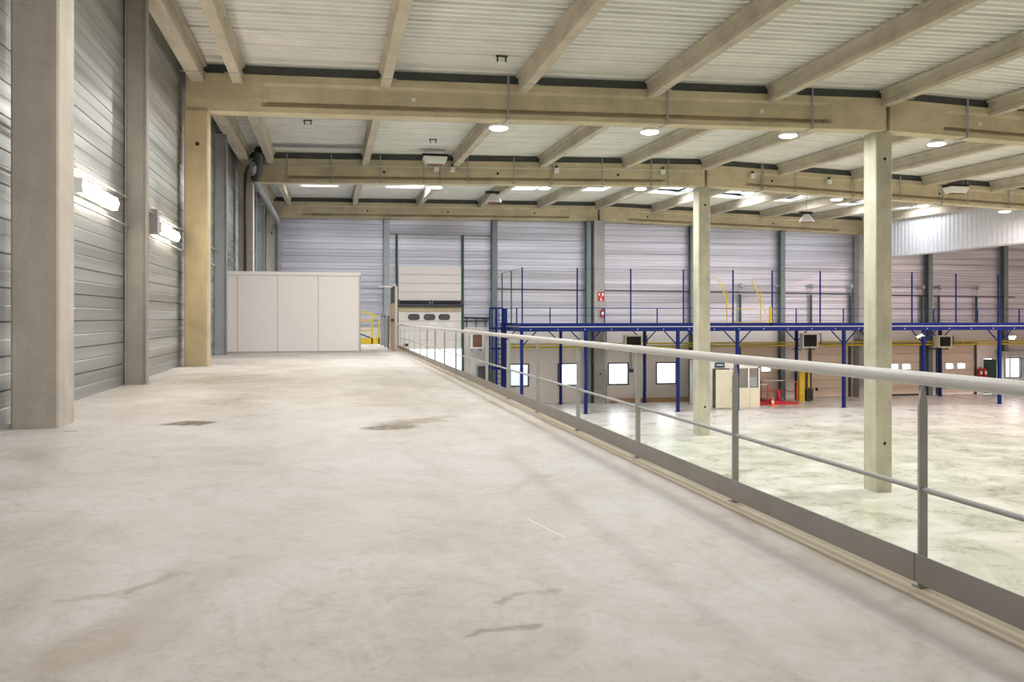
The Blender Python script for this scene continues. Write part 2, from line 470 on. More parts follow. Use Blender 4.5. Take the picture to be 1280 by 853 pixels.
# an insulation layer above keeps daylight out except at the skylights
mb = MB()
def lid(x0, x1, y0, y1):
    mb.hexa([(x, y, deck_z(x, min(y, FAR)) + .17 + h) for h in (0, .12) for x, y in ((x0, y0), (x1, y0), (x1, y1), (x0, y1))])
for y0, y1 in ((YBK - .3, YB[1]), (YB[1], YB[2]), (YB[2], YB[3]), (YB[3], sy0), (sy1, FAR + .3)):
    lid(XL - .3, RIDGE, y0, y1); lid(RIDGE, XR + .3, y0, y1)
x = XL - .3
for a, b in SKY + [(XR + .3, XR + .3)]:
    if x < RIDGE < a: lid(x, RIDGE, sy0, sy1); lid(RIDGE, a, sy0, sy1)
    else: lid(x, a, sy0, sy1)
    x = b
mb.build('insulation', 'outside', ceil)
for i, (a, b) in enumerate(SKY):
    z = deck_z((a + b) / 2, 47.4)
    t = structure_root('window_%d' % (20 + i), ((a + b) / 2, 47.4, z), 'roof skylight beyond the second cross beam, %s from the left wall' % ORD[i])
    f = MB()
    for q in ((a - .06, a, sy0 - .06, sy1 + .06), (b, b + .06, sy0 - .06, sy1 + .06), (a, b, sy0 - .06, sy0), (a, b, sy1, sy1 + .06)):
        f.box(*q, z + .16, z + .30)
    f.build('skylight_curb', 'white', t)
    d = MB(); n = 8
    rings = []
    for j in range(n + 1):
        yy = sy0 + (sy1 - sy0) * j / n; h = .28 * math.sin(PI * j / n)
        rings.append([(a, yy, z + .30), (a + .3, yy, z + .31 + h), (b - .3, yy, z + .31 + h), (b, yy, z + .30)])
    for j in range(n):
        for q in range(3):
            d.add([rings[j][q], rings[j][q + 1], rings[j + 1][q + 1], rings[j + 1][q]], [(0, 1, 2, 3)])
    d.build('skylight_dome', 'skydome', t, True)

# ------------------------------------------------------------------ cross beams
PROF = [(0, .27), (.15, .27), (.165, .07), (.27, .07), (.30, .19), (.72, .20), (.80, .27), (1.0, .27)]
def beam(k, x0, x1, label, taper=1.9):
    rings = []
    for X, I in ((x0, 0), (x0 + taper, 0), (x0 + taper + .22, 1), (x1 - taper - .22, 1), (x1 - taper, 0), (x1, 0)):
        z = bot(k, X)
        h = [(zz, hw if I else .27) for zz, hw in PROF]
        rings.append([(X, YB[k] - hw, z + zz) for zz, hw in h] + [(X, YB[k] + hw, z + zz) for zz, hw in reversed(h)])
    t = thing('roof_beam', label, 'beam', ((x0 + x1) / 2, YB[k], bot(k, (x0 + x1) / 2)), 'roof cross beams')
    MB().loft(rings).build('girder', 'beam', t)
    def strip(a, b):
        mb = MB()
        mb.hexa([(a, YB[k] - .12, bot(k, a) + 1.0), (b, YB[k] - .12, bot(k, b) + 1.0), (b, YB[k] + .12, bot(k, b) + 1.0), (a, YB[k] + .12, bot(k, a) + 1.0),
                 (a, YB[k] - .12, bot(k, a) + 1.27), (b, YB[k] - .12, bot(k, b) + 1.27), (b, YB[k] + .12, bot(k, b) + 1.27), (a, YB[k] + .12, bot(k, a) + 1.27)])
        return mb
    strip(x0, x1).build('closure_strip', 'strip', t)
    return t
names = {2: 'nearest', 3: 'middle', 4: 'farthest'}
for k in (2, 3, 4):
    bl = beam(k, -3.72, 17.12, 'tan concrete I-shaped roof beam, %s of the three, between left wall and centre column' % names[k])
    br = beam(k, 17.27, 36.6, 'tan concrete I-shaped roof beam, %s of the three, right of the centre column' % names[k])
    for t, xs in ((bl, (2.3, 7.3, 12.9)), (br, (20.6, 29.7))):
        for X in xs:
            if k == 2 and X in (2.3, 12.9, 20.6) or k > 2:
                MB().tube([(X, YB[k] - .20, bot(k, X) + .48), (X, YB[k] - .165, bot(k, X) + .48)], .06, 14).build('sleeve_hole', 'black' if k > 2 else 'white', t, True)

# ------------------------------------------------------------------ purlins
PX = [RIDGE - .08 + 3.9 * j for j in range(-5, 6)]
PP = [(0, .13), (.11, .14), (.15, .095), (.42, .11), (.45, .17), (.52, .17)]
def purlin(k, X, label, hw_scale=1.0):
    y0, y1 = YB[k] + .19, YB[k + 1] - .19
    if k == 1: y0 = YB[1] + .3
    z0, z1 = bot(k, X) + .75, bot(k + 1, X) + .75
    t = thing('roof_purlin', label, 'purlin', (X, (y0 + y1) / 2, (z0 + z1) / 2), 'concrete roof purlins')
    rings = []
    for y, z in ((y0, z0), (y1, z1)):
        rings.append([(X - w * hw_scale, y, z + h) for h, w in PP] + [(X + w * hw_scale, y, z + h) for h, w in reversed(PP)])
    MB().loft(rings).build('rib', 'purlin', t)
    for yy in (y0 + 1.1, y1 - 1.1):
        zz = z0 + (z1 - z0) * (yy - y0) / (y1 - y0)
        MB().box(X - .22 * hw_scale, X + .24 * hw_scale, yy - .02, yy + .02, zz - .012, zz + .004).build('clip_bar', 'post_grey', t)
    return t
bayname = {1: 'nearest roof bay', 2: 'second roof bay', 3: 'farthest roof bay'}
for k in (1, 2, 3):
    purlin(k, -3.42, 'wide concrete edge purlin along the left wall in the %s' % bayname[k], 1.35)
    for j, X in enumerate(PX):
        if k == 1 and X > 26: continue
        if k == 2 and X > 34: continue
        if abs(X - PX[5]) < .01: lab = 'concrete roof purlin at the ridge above the centre columns in the %s' % bayname[k]
        elif X < PX[5]: lab = 'concrete roof purlin in the %s, %s from the left wall edge purlin' % (bayname[k], ORD[j])
        else: lab = 'concrete roof purlin in the %s, %s to the right of the ridge' % (bayname[k], ORD[j - 6])
        purlin(k, X, lab)
# dark steel angle across the left part of the second bay and thin sprinkler lines under the deck
# ------------------------------------------------------------------ columns
def column(x0, x1, y0, y1, z0, z1, mat, label, holes=(), cat='column'):
    t = thing('concrete_column', label, cat, ((x0 + x1) / 2, (y0 + y1) / 2, z0), 'concrete columns')
    c = .025
    oct_ = lambda z: [(x0 + c, y0, z), (x1 - c, y0, z), (x1, y0 + c, z), (x1, y1 - c, z), (x1 - c, y1, z), (x0 + c, y1, z), (x0, y1 - c, z), (x0, y0 + c, z)]
    MB().loft([oct_(z0), oct_(z1)]).build('shaft', mat, t)
    for hx, hz in holes:
        MB().tube([(hx, y0 - .004, hz), (hx, y0 + .002, hz)], .055, 14).build('bolt_hole', 'black', t, True)
    return t
column(-3.63, -3.11, 10.98, 11.62, P, bot(1, -3.4) + .4, 'col_grey', 'grey concrete column nearest the camera against the left wall')
column(-3.75, -3.16, 23.95, 24.6, P, bot(2, -3.4) + 0, 'col_tan', 'tan concrete column under the left end of the nearest roof beam', ((-3.42, 10.15),))
column(-3.72, -3.12, 37.35, 38.0, P, bot(3, -3.4), 'col_grey', 'brownish concrete column under the left end of the middle roof beam')
column(-3.72, -3.05, 53.3, 53.95, P, bot(4, -3.4), 'col_grey', 'concrete column with a bolt hole in the far left corner', ((-3.4, 10.6),))
for k, pos in ((2, 'nearest'), (3, 'middle')):
    column(16.95, 17.53, YB[k], YB[k] + .66, 0, bot(k, 17.2), 'col_pale', 'tall pale concrete column standing in the lower hall, %s of the row' % ('nearer' if k == 2 else 'farther'),
           ((17.26, 1.55 if k == 2 else 1.35), (17.26, bot(k, 17.2) - .85)))
column(16.75, 17.45, 53.3, 53.95, 0, bot(4, 17.2), 'col_far', 'concrete column against the far wall with a fire extinguisher', ((17.15, 1.9),))
column(35.9, 36.6, 53.3, 53.95, 0, bot(4, 36.2), 'col_far', 'grey concrete column at the far wall by the hanging smoke curtain')

# steel wind posts
def ipost(x0, x1, y0, y1, z0, z1, mat, label, axis='x'):
    t = thing('steel_post', label, 'post', ((x0 + x1) / 2, (y0 + y1) / 2, z0), 'steel wall posts')
    if axis == 'x':     # flange faces -y
        pr = [(x0, y0), (x1, y0), (x1, y0 + .03), ((x0 + x1) / 2 + .02, y0 + .03), ((x0 + x1) / 2 + .02, y1 - .03), (x1, y1 - .03), (x1, y1), (x0, y1), (x0, y1 - .03), ((x0 + x1) / 2 - .02, y1 - .03), ((x0 + x1) / 2 - .02, y0 + .03), (x0, y0 + .03)]
    else:               # on the left wall, web towards the camera, flanges facing x
        yc = (y0 + y1) / 2
        pr = [(x0, y0), (x0 + .03, y0), (x0 + .03, yc - .02), (x1 - .03, yc - .02), (x1 - .03, y0), (x1, y0), (x1, y1), (x1 - .03, y1), (x1 - .03, yc + .02), (x0 + .03, yc + .02), (x0 + .03, y1), (x0, y1)]
    MB().loft([[(a, b, z) for a, b in pr] for z in (z0, z1)]).build('section', mat, t)
    MB().box(x0, x1 + .03, y0 - .03, y1, z0, z0 + .02).build('base_plate', mat, t)
    MB().box(x0, x1 + .04, y0 - .02, y1, z1, z1 + .03).build('cap_plate', 'dark', t)
    return t
ipost(-3.86, -3.46, 17.75, 17.95, P, 11.85, 'post_tan', 'grey steel post on the left wall between the two lit wall lamps', 'y')
ipost(-3.86, -3.46, 31.0, 31.2, P, 11.9, 'post_grey', 'pale steel post on the left wall beside the white cabin', 'y')
ipost(-3.86, -3.46, 43.2, 43.4, P, 11.95, 'post_grey', 'steel post on the left wall behind the cabin, nearer of two', 'y')
ipost(-3.86, -3.46, 48.6, 48.8, P, 12.1, 'post_grey', 'steel post on the left wall behind the cabin, farther of two', 'y')
fw = [(3.46, 'left of the tall dock door'), (10.26, 'right of the tall dock door'), (23.73, 'behind the farther free-standing column'), (30.30, 'right of the yellow mezzanine gate'),
      (41.8, 'first beyond the smoke curtain edge'), (48.05, 'second beyond the smoke curtain edge')]
for X, w in fw:
    ipost(X - .17, X + .17, 53.62, 53.98, 3.13 if X > 45 else 0, bot(4, X) - .06 if X < 37 else deck_z(X, 53.8) - .15, 'post_grey' if X < 5 else 'post_far', 'grey steel I-post on the far wall, ' + w)
ipost(16.3, 16.6, 53.5, 53.98, 0, bot(4, 16.5) - .06, 'post_far', 'slim grey steel post hard against the far wall extinguisher column')

# ------------------------------------------------------------------ windows of the far wall
wn = 1
def window(x0, x1, z0, z1, bars=0, mat='blue_dark'):
    global wn
    t = structure_root('window_%d' % wn, ((x0 + x1) / 2, FAR, z0), 'square bright window in the far wall, %s from the left' % ORD[wn - 1]); wn += 1
    f = MB(); w = .09
    for q in ((x0, x0 + w, z0, z1), (x1 - w, x1, z0, z1), (x0 + w, x1 - w, z0, z0 + w), (x0 + w, x1 - w, z1 - w, z1)):
        f.box(q[0], q[1], FAR - .05, FAR + .12, q[2], q[3])
    f.build('window_frame', mat, t)
    MB().box(x0 + w, x1 - w, FAR + .03, FAR + .045, z0 + w, z1 - w).build('pane', 'glass', t)
    return t
for o in openings[1:5]: window(*o)
window(*openings[6])
# a long low shed and a parapet seen outside through the panes
tag(B(12.5, 17.2, 66, 69, 0, 1.55).build('outside_shed', 'post_grey'), 'low grey shed outside, glimpsed through the second window', 'shed')

# ------------------------------------------------------------------ lower sectional doors
for i, (a, b) in enumerate(doors):
    w = b - a
    t = structure_root('door_%d' % (i + 1), ((a + b) / 2, FAR, 0), 'beige sectional dock door with two small bright windows, %s from the left' % ORD[i])
    sec = MB(); n = 6; H = 3.55
    ops = [(a + .21 * w, a + .44 * w), (a + .53 * w, a + .77 * w)]
    for j in range(n):
        z0, z1 = .03 + j * H / n, .03 + (j + 1) * H / n - .02
        pierced(sec, a, b, z0, z1, FAR - .07, FAR - .02, [(o[0], o[1], max(1.86, z0), min(2.25, z1)) for o in ops if z0 < 2.25 and z1 > 1.86])
    sec.build('door_panel', 'door_beige', t)
    for o in ops:
        fr = MB(); e = .05
        for q in ((o[0] - e, o[0], 1.81, 2.30), (o[1], o[1] + e, 1.81, 2.30), (o[0], o[1], 1.81, 1.86), (o[0], o[1], 2.25, 2.30)):
            fr.box(q[0], q[1], FAR - .09, FAR - .015, q[2], q[3])
        f = fr.build('vision_frame', 'door_pale', t)
        MB().box(o[0], o[1], FAR - .05, FAR - .04, 1.86, 2.25).build('pane', 'glass', f)
    for X in (a - .16, b):
        MB().box(X, X + .16, FAR - .16, FAR - .02, 0, 3.62).build('guide_track', 'dark', t)
        MB().box(X + .02, X + .14, FAR - .26, FAR - .14, 5.1, 7.12).build('guide_track', 'green_dark', t)
    MB().box(a - .16, b + .16, FAR - .18, FAR - .02, 3.60, 3.72).build('header', 'dark', t)
    T([(a - .25, FAR - .30, 7.72), (b + .25, FAR - .30, 7.72)], .04).build('spring_shaft', 'post_grey', t)
    for X in (a - .08, b + .08):
        T([(X - .09, FAR - .30, 7.72), (X + .09, FAR - .30, 7.72)], .15, 16).build('cable_drum', 'post_grey', t, True)
        MB().box(X - .02, X + .02, FAR - .28, FAR - .24, 7.1, 7.72).build('bracket', 'post_grey', t)
    MB().box(a + .12 * w, a + .18 * w, FAR - .09, FAR - .06, .45, .68).build('cat_flap', 'black', t)
    if i in (2, 3):
        MB().box(a + .05, b - .1, FAR - .10, FAR - .055, .02, .12).build('seal_or_light_gap', 'black' if i == 2 else 'white', t)  # last door's white strip paints the daylight gap beneath it

# open fire door at the right
t = structure_root('door_5', (46.95, FAR, 0), 'dark green fire door leaf standing ajar beside the right hand office')
fr = MB()
for q in ((46.42, 46.5, 0, 2.62), (47.45, 47.53, 0, 2.62), (46.5, 47.45, 2.55, 2.62)): fr.box(q[0], q[1], FAR - .06, FAR + .2, q[2], q[3])
fr.build('door_frame', 'white', t)
leaf = MB().hexa([(46.5, FAR - .02, .02), (47.07, FAR - .62, .02), (47.11, FAR - .59, .02), (46.54, FAR + .01, .02), (46.5, FAR - .02, 2.53), (47.07, FAR - .62, 2.53), (47.11, FAR - .59, 2.53), (46.54, FAR + .01, 2.53)]).build('door_leaf', 'green_dark', t)
MB().bar((46.62, FAR - .20, 1.05), (47.02, FAR - .63, 1.05), .05).build('push_bar', 'white', leaf)

# ------------------------------------------------------------------ tall dock door on the far left
t = structure_root('door_6', (6.18, FAR, 0), 'tall pale lifting dock door raised above a bright opening')
Y0, Y1 = FAR - .16, FAR - .09
def oval(cx, cz, hw, hh, n=20):
    return [(cx + (hw - hh) * (1 if math.cos(a) > 0 else -1) + hh * math.cos(a), cz + hh * math.sin(a)) for a in [2 * PI * (j + .5) / n for j in range(n)]]
for j in range(4):
    MB().box(4.2, 8.16, Y0, Y1, 6.62 + j * .545, 6.62 + (j + 1) * .545 - .02).build('upper_section', 'door_pale', t, bevel=.01)
MB().box(4.16, 8.2, Y0 - .12, Y1, 6.20, 6.33).build('lintel_bar', 'dark', t)
MB().box(4.2, 8.16, Y0 - .03, Y1, 5.92, 6.20).build('header_board', 'col_tan', t)
for a, b in ((4.28, 6.1), (6.36, 8.1)):
    sp = MB(); n = 60; pts = []
    T([(a, Y0 - .2, 6.53), (b, Y0 - .2, 6.53)], .04).build('spring_shaft', 'dark', t)
    k = int((b - a) / .05)
    for j in range(k):
        x = a + j * .05
        sp.tube([(x, Y0 - .2, 6.50), (x + .036, Y0 - .2, 6.50)], .12, 12)
    sp.build('torsion_spring', 'black', t)
MB().box(6.18, 6.28, Y0 - .26, Y0, 6.33, 6.65).build('centre_bracket', 'dark', t)
for a in (4.1, 8.14): MB().box(a, a + .14, Y0 - .28, Y0, 6.35, 6.68).build('end_bracket', 'dark', t)
for j in range(4):
    z0, z1 = 3.56 + j * .59, 3.56 + (j + 1) * .59 - .015
    MB().box(4.2, 8.16, Y0, Y1, z0, z1).build('lower_section', 'door_pale', t, bevel=.01)
for cx in (5.16, 6.14, 7.07):
    fr = MB()
    o = oval(cx, 5.585, .37, .19); i_ = oval(cx, 5.585, .30, .125); n = len(o)
    fr.loft([[(x, Y0 - .03, z) for x, z in o], [(x, Y0 + .0, z) for x, z in o]])
    f = fr.build('oval_window_rim', 'dark', t)
    MB().loft([[(x, Y0 - .04, z) for x, z in i_], [(x, Y0 - .028, z) for x, z in i_]]).build('pane', 'glass_dim', f)
MB().box(4.5, 4.8, Y0 - .03, Y0 - .0, 3.75, 3.92).build('pull_handle', 'black', t)
MB().box(6.12, 6.62, Y0 - .012, Y0, 5.10, 5.24).build('notice', 'white', t)
MB().box(7.25, 7.62, Y0 - .012, Y0, 5.02, 5.20).build('notice', 'white', t)
for X in (4.02, 8.18): MB().box(X, X + .14, Y0 - .05, Y1 + .05, 0, 10.75).build('guide_track', 'green_dark', t)
MB().box(3.6, 10.2, FAR - .2, FAR - .02, 10.78, 10.95).build('top_rail', 'post_grey', t)

# fittings right of the tall door
tag(B(8.32, 10.0, FAR - .05, FAR - .005, 0.0, 4.86).build('wall_panel', 'door_pale'), 'flat pale panel on the far wall between the tall door and the ladder', 'panel')
t = thing('wall_rail', 'dark horizontal track fixed on the far wall beside the tall door', 'rail', (9.1, FAR - .15, 5.4))
T([(8.3, FAR - .15, 5.55), (9.95, FAR - .15, 5.50)], .05).build('tube', 'black', t)
MB().box(8.3, 9.9, FAR - .13, FAR - .05, 5.28, 5.38).build('lower_track', 'dark', t)
for X in (8.5, 9.1, 9.7): MB().box(X, X + .04, FAR - .16, FAR - .04, 4.95, 5.50).build('hanger', 'dark', t)

# ------------------------------------------------------------------ smoke curtain hanging from the roof
CX = 36.75
mb = MB(); y = 24.9; k = 0
pts = []
while y < 53.9:
    for dy, d in ((0, 0), (.03, .035), (.22, .035), (.25, 0)): pts.append((min(y + dy, 53.9), d))
    y += .36
for (ya, da), (yb, db) in zip(pts, pts[1:]):
    za, zb = deck_z(CX, ya) - .0, deck_z(CX, yb) - .0
    mb.add([(CX - da, ya, 9.62), (CX - db, yb, 9.62), (CX - db, yb, zb), (CX - da, ya, za), (CX + .06, ya, 9.62), (CX + .06, yb, 9.62), (CX + .06, yb, zb), (CX + .06, ya, za)],
           [(0, 1, 2, 3), (5, 4, 7, 6), (4, 5, 1, 0)])
t = thing('smoke_curtain', 'white ribbed sheet screen hanging from the roof at the right', 'screen', (CX, 39, 9.6))
mb.build('sheet', 'curtain', t)
MB().box(CX - .06, CX + .08, 24.9, 53.9, 9.55, 9.63).build('bottom_trim', 'steel', t)

# ------------------------------------------------------------------ guard rail along the platform edge
RX = 2.80
t = thing('guard_rail', 'long grey steel guard rail with toe plate along the platform edge', 'railing', (RX, 17, P))
T([(RX, -3.5, P + 1.005), (RX, 12, P + 1.005), (RX, 36.3, P + 1.0)], .034, 16).build('handrail', 'rail', t, True)
T([(RX, -3.5, P + .47), (RX, 36.3, P + .47)], .0135, 10).build('mid_rail', 'steel', t, True)
y = -3.4; seg = 3.9
yy = 3.65 - 2 * 3.92
while yy < 36.2:
    y1 = min(yy + 3.915, 36.3)
    MB().box(RX - .045, RX - .037, yy + .004, y1, P + .028, P + .165).build('toe_plate', 'toe', t); yy += 3.92
for j in range(-3, 17):
    y = 3.65 + 1.96 * j
    if y > 36.2: continue
    w, d = .023, .007
    rings = []
    for z, ww in ((0, w), (.88, w), (.975, .006)):
        rings.append([(RX - ww, y - d, P + z), (RX + ww, y - d, P + z), (RX + ww, y + d, P + z), (RX - ww, y + d, P + z)])
    MB().loft(rings).build('post', 'rail_post', t)
    MB().box(RX - .037, RX + .05, y - .03, y + .03, P, P + .008).build('foot_plate', 'toe', t)

# ------------------------------------------------------------------ white cabin on the platform
t = thing('site_cabin', 'white panel cabin standing at the far end of the raised platform', 'cabin', (-1.27, 34.2, P))
x0, x1, y0, y1, zt = -3.66, 1.09, 32.62, 36.4, P + 2.98
MB().box(x0, x1, y0, y1, P, zt).build('body', 'cabin', t)
for X in (-3.27, -1.86, -.41): MB().box(X - .012, X + .012, y0 - .006, y0, P + .06, zt - .13).build('panel_joint', 'seam', t)
MB().box(x0 - .04, x1 + .05, y0 - .05, y1 + .05, zt - .13, zt).build('roof_trim', 'cabin_trim', t)
MB().box(x0 - .02, x1 + .03, y0 - .02, y1 + .02, P, P + .06).build('base_trim', 'steel', t)
MB().box(x1, x1 + .05, y0 - .03, y0 + .06, P + .06, zt - .13).build('corner_post', 'steel', t)

# ------------------------------------------------------------------ far end of the platform: gate, board, yellow barrier
t = thing('mesh_gate', 'grey frame with brown board below mesh at the end of the guard rail', 'gate', (2.43, 34.1, P))
MB().box(2.42, 2.45, 32.75, 35.2, P + .02, P + 1.85).build('board', 'brown_wood', t)
ms = MB()
for j in range(13): ms.tube([(2.435, 32.75 + j * .2, P + 1.85), (2.435, 32.75 + j * .2, P + 2.5)], .008, 5)
for j in range(8): ms.tube([(2.435, 32.75, P + 1.85 + j * .085), (2.435, 35.2, P + 1.85 + j * .085)], .008, 5)
ms.build('mesh', 'dark', t)
for y in (32.72, 35.22): MB().box(2.41, 2.46, y - .03, y + .03, P, P + 2.52).build('post', 'steel', t)
MB().box(2.41, 2.46, 32.7, 35.25, P + 2.5, P + 2.55).build('top_bar', 'cabin_trim', t)
T([(2.68, 35.3, P), (2.68, 35.3, P + 2.56)], .025).build('side_post', 'cabin_trim', t)
T([(1.95, 35.3, P + 2.55), (2.68, 35.3, P + 2.55)], .03).build('cross_bar', 'cabin_trim', t)
MB().box(2.36, 2.42, 33.2, 34.4, P + 1.15, P + 1.25).build('latch', 'black', t)
t = thing('mesh_fence', 'low grey wire mesh panel behind the brown gate board', 'fence', (2.36, 38, P))
ms = MB()
for j in range(20): ms.tube([(2.36, 35.5 + j * .25, P + .05), (2.36, 35.5 + j * .25, P + 1.3)], .035, 5)
for j in range(9): ms.tube([(2.36, 35.5, P + .05 + j * .155), (2.36, 40.3, P + .05 + j * .155)], .010, 5)
ms.build('mesh', 'post_grey', t)
for y in (35.5, 37.9, 40.3): MB().box(2.33, 2.39, y - .03, y + .03, P, P + 1.38).build('post', 'pipe_dark', t)
t = thing('yellow_barrier', 'yellow stair barrier beside the white cabin at the platform end', 'barrier', (1.8, 42.5, P))
MB().box(1.15, 2.4, 42.5, 42.56, P, P + .30).build('toe_board', 'yellow', t)
for X in (1.2, 2.03, 2.37): MB().box(X - .035, X + .035, 42.5, 42.57, P, P + (1.45 if X < 2.3 else 1.2)).build('post', 'yellow', t)
for z in (.62, 1.12): MB().box(1.15, 2.05, 42.51, 42.56, P + z, P + z + .07).build('rail', 'yellow', t)
MB().bar((1.2, 42.53, P + 1.7), (2.35, 42.53, P + 1.35), .07).build('top_slope', 'yellow', t)
MB().bar((1.45, 42.6, P + .5), (2.0, 42.6, P + .28), .16, .06).build('ramp_plate', 'blue', t)

# ------------------------------------------------------------------ mezzanine across the far wall
DY0, DY1 = 47.50, 53.2
MX = [10.65, 14.44, 20.10, 23.90, 31.0, 36.6, 42.15, 47.7, 53.3]
t = mezz = thing('mezzanine', 'long blue steel mezzanine on posts along the far wall', 'mezzanine', (30, 50.5, 0))
MB().box(10.55, 56, DY0 + .0, DY1, 5.0, 5.035).build('deck_board', 'cream', t)
eb = MB().box(10.55, 56, DY0 - .02, DY0 + .06, 4.75, 5.0).build('edge_beam', 'blue', t)
MB().box(10.55, 56, DY0 + .0, DY0 + .03, 5.04, 5.235).build('kick_plate', 'blue', t)
MB().box(10.52, 10.6, DY0, DY1, 4.75, 5.0).build('side_beam', 'blue', t)
MB().box(10.52, 10.55, DY0, DY1, 5.05, 5.235).build('side_kick_plate', 'blue', t)
MB().box(10.55, 56, DY1 - .1, DY1, 4.72, 4.96).build('rear_beam', 'blue', t)
for j in range(30):
    X = 11.2 + j * 1.5
    MB().box(X, X + .06, DY0 + .06, DY1 - .1, 4.80, 4.965).build('joist', 'blue', t)
for j, X in enumerate(MX):
    for yy, row in ((DY0 + .02, 'f'), (DY1 - .18, 'r')):
        if row == 'r' and X > 47: continue
        w = .085
        p_ = MB().box(X - w, X + w, yy, yy + 2 * w, .012, 4.76).build('post', 'blue', t)
        MB().box(X - .16, X + .16, yy - .06, yy + .23, 0, .012).build('foot_plate', 'blue', p_)
        for s in (-1, 1):
            if row == 'r' and s == 1 and j % 2: continue
            if j == 0 and s == -1: continue
            MB().bar((X + s * .08, yy + w, 3.98), (X + s * .85, yy + w, 4.74), .06).build('knee_brace', 'blue', p_)
for j in range(26):
    X = 11.2 + j * 1.6
    MB().box(X - .06, X - .03, DY0 - .028, DY0 - .018, 4.83, 4.90).build('slot', 'white', eb)
# the railing on it
t = thing('mezzanine_railing', 'thin blue safety railing with tall posts along the mezzanine edge', 'railing', (30, DY0, 5.03))
tall = [10.68, 13.92, 17.16, 20.44, 23.60, 26.16, 29.37, 32.55, 35.74, 38.91, 42.03, 45.2, 48.4, 51.6]
low = [12.31, 15.56, 18.79, 21.9, 27.75, 30.95, 34.15, 37.29, 40.49, 43.6, 46.8, 50.0]
for X in tall: MB().box(X - .035, X + .035, DY0 + .04, DY0 + .11, 5.04, 8.40 if X < 36 else 8.33).build('tall_post', 'blue', t)
for X in low: MB().box(X - .028, X + .028, DY0 + .04, DY0 + .10, 5.04, 6.12).build('post', 'blue', t)
for yy in (50.4, 53.2): MB().box(10.62, 10.69, yy, yy + .07, 5.04, 8.35).build('tall_post', 'dark', t)
for yy in (48.9, 51.8): MB().box(10.62, 10.69, yy, yy + .06, 5.04, 6.12).build('post', 'blue', t)
for a, b in ((10.65, 23.6), (26.16, 55)):
    T([(a, DY0 + .075, 6.10), (b, DY0 + .075, 6.10)], .022, 6).build('top_rail', 'blue', t)
    T([(a, DY0 + .075, 5.66), (b, DY0 + .075, 5.66)], .016, 6).build('mid_rail', 'blue', t)
    T([(a, DY0 + .075, 8.36), (b, DY0 + .075, 8.33)], .008, 5).build('top_wire', 'blue', t)
T([(10.65, DY0 + .075, 6.10), (10.65, 53.4, 6.10)], .022, 6).build('side_rail', 'blue', t)
T([(10.65, DY0 + .075, 8.36), (10.65, 53.4, 8.36)], .010, 5).build('side_wire', 'blue', t)
# pallet gate
t = thing('pallet_gate', 'yellow tilting pallet gate standing on the blue mezzanine edge', 'gate', (24.9, 48.4, 5.04))
MB().box(23.72, 26.08, DY0 + .02, DY0 + .12, 5.05, 5.27).build('threshold', 'yellow', t)
MB().box(25.98, 26.12, DY0 + .0, DY0 + .12, 5.05, 6.2).build('front_post', 'yellow', t)
for X in (23.72, 25.98):
    T([(X, DY0 + .1, 5.30), (X, 49.85, 8.0)], .028, 8).build('swing_arm', 'yellow', t, True)
    T([(X, 48.65, 5.04), (X, 48.65, 7.15)], .035, 8).build('upright', 'yellow', t, True)
    T([(X, 48.65, 6.4), (X, 49.4, 7.75)], .025, 8).build('stay', 'yellow', t, True)
T([(23.72, 49.85, 8.0), (25.98, 49.85, 8.0)], .025, 8).build('cross_bar', 'rail', t, True)
T([(23.72, 49.4, 6.1), (25.98, 49.4, 6.1)], .025, 8).build('lower_bar', 'yellow', t, True)
# caged ladder
t = thing('cage_ladder', 'blue caged ladder at the left end of the mezzanine', 'ladder', (9.95, 51.8, 0))
for X in (9.98, 10.36):
    MB().box(X, X + .10, 51.8, 51.9, 0, 6.15).build('stringer', 'blue', t)
MB().box(10.42, 10.62, 51.7, 52.0, 0, 6.1).build('support_plate', 'blue', t)
for j in range(19): T([(10.08, 51.85, .3 + j * .3), (10.38, 51.85, .3 + j * .3)], .018, 6).build('rung', 'blue', t)
cx, cy, r = 9.92, 51.5, .40
for z in (2.45, 3.65, 4.9, 6.12):
    MB().loft([[(cx + (r + dr) * math.cos(a), cy + (r + dr) * math.sin(a), z + dz) for dr, dz in ((-.01, -.05), (.01, -.05), (.01, .05), (-.01, .05))] for a in [2 * PI * q / 24 for q in range(25)]]).build('hoop', 'blue', t)
for q in range(7):
    a = PI * .62 + q * PI * .16
    X, Y = cx + r * math.cos(a), cy + r * math.sin(a)
    MB().box(X - .02, X + .02, Y - .01, Y + .01, 2.42, 6.15).build('cage_bar', 'blue', t)

# ------------------------------------------------------------------ pipes and conduits
def pipe(name, label, cat, pts, r, mat, n=8, clips=()):
    t = thing(name, label, cat, pts[0])
    T(pts, r, n).build('tube', mat, t, True)
    for c in clips: MB().box(c[0] - .04, c[0] + .04, c[1] - .04, c[1] + .10, c[2] - .07, c[2] + .07).build('clip', 'galv', t)
    return t
pipe('gas_pipe', 'upper yellow gas pipe running under the mezzanine', 'pipe', [(10.9, 53.1, 3.86), (57, 53.1, 3.86)], .05, 'yellow_pipe', 10, [(X, 53.1, 3.86) for X in (13, 18, 26, 34, 44)])
pipe('gas_pipe', 'lower thicker yellow gas pipe running under the mezzanine', 'pipe', [(10.9, 53.15, 3.66), (57, 53.15, 3.66)], .065, 'yellow_pipe', 10, [(X, 53.15, 3.66) for X in (13, 18, 26, 34, 44)])
pipe('wall_pipe', 'thin dark pipe along the far wall above the mezzanine, left of the extinguisher column', 'pipe', [(10.35, 53.85, 5.6), (10.35, 53.85, 7.38), (16.3, 53.85, 7.33)], .045, 'pipe_dark', 8)
pipe('wall_pipe', 'thin dark pipe along the far wall above the mezzanine, right of the extinguisher column', 'pipe', [(17.5, 53.85, 7.33), (35.8, 53.85, 7.2)], .045, 'pipe_dark', 8)
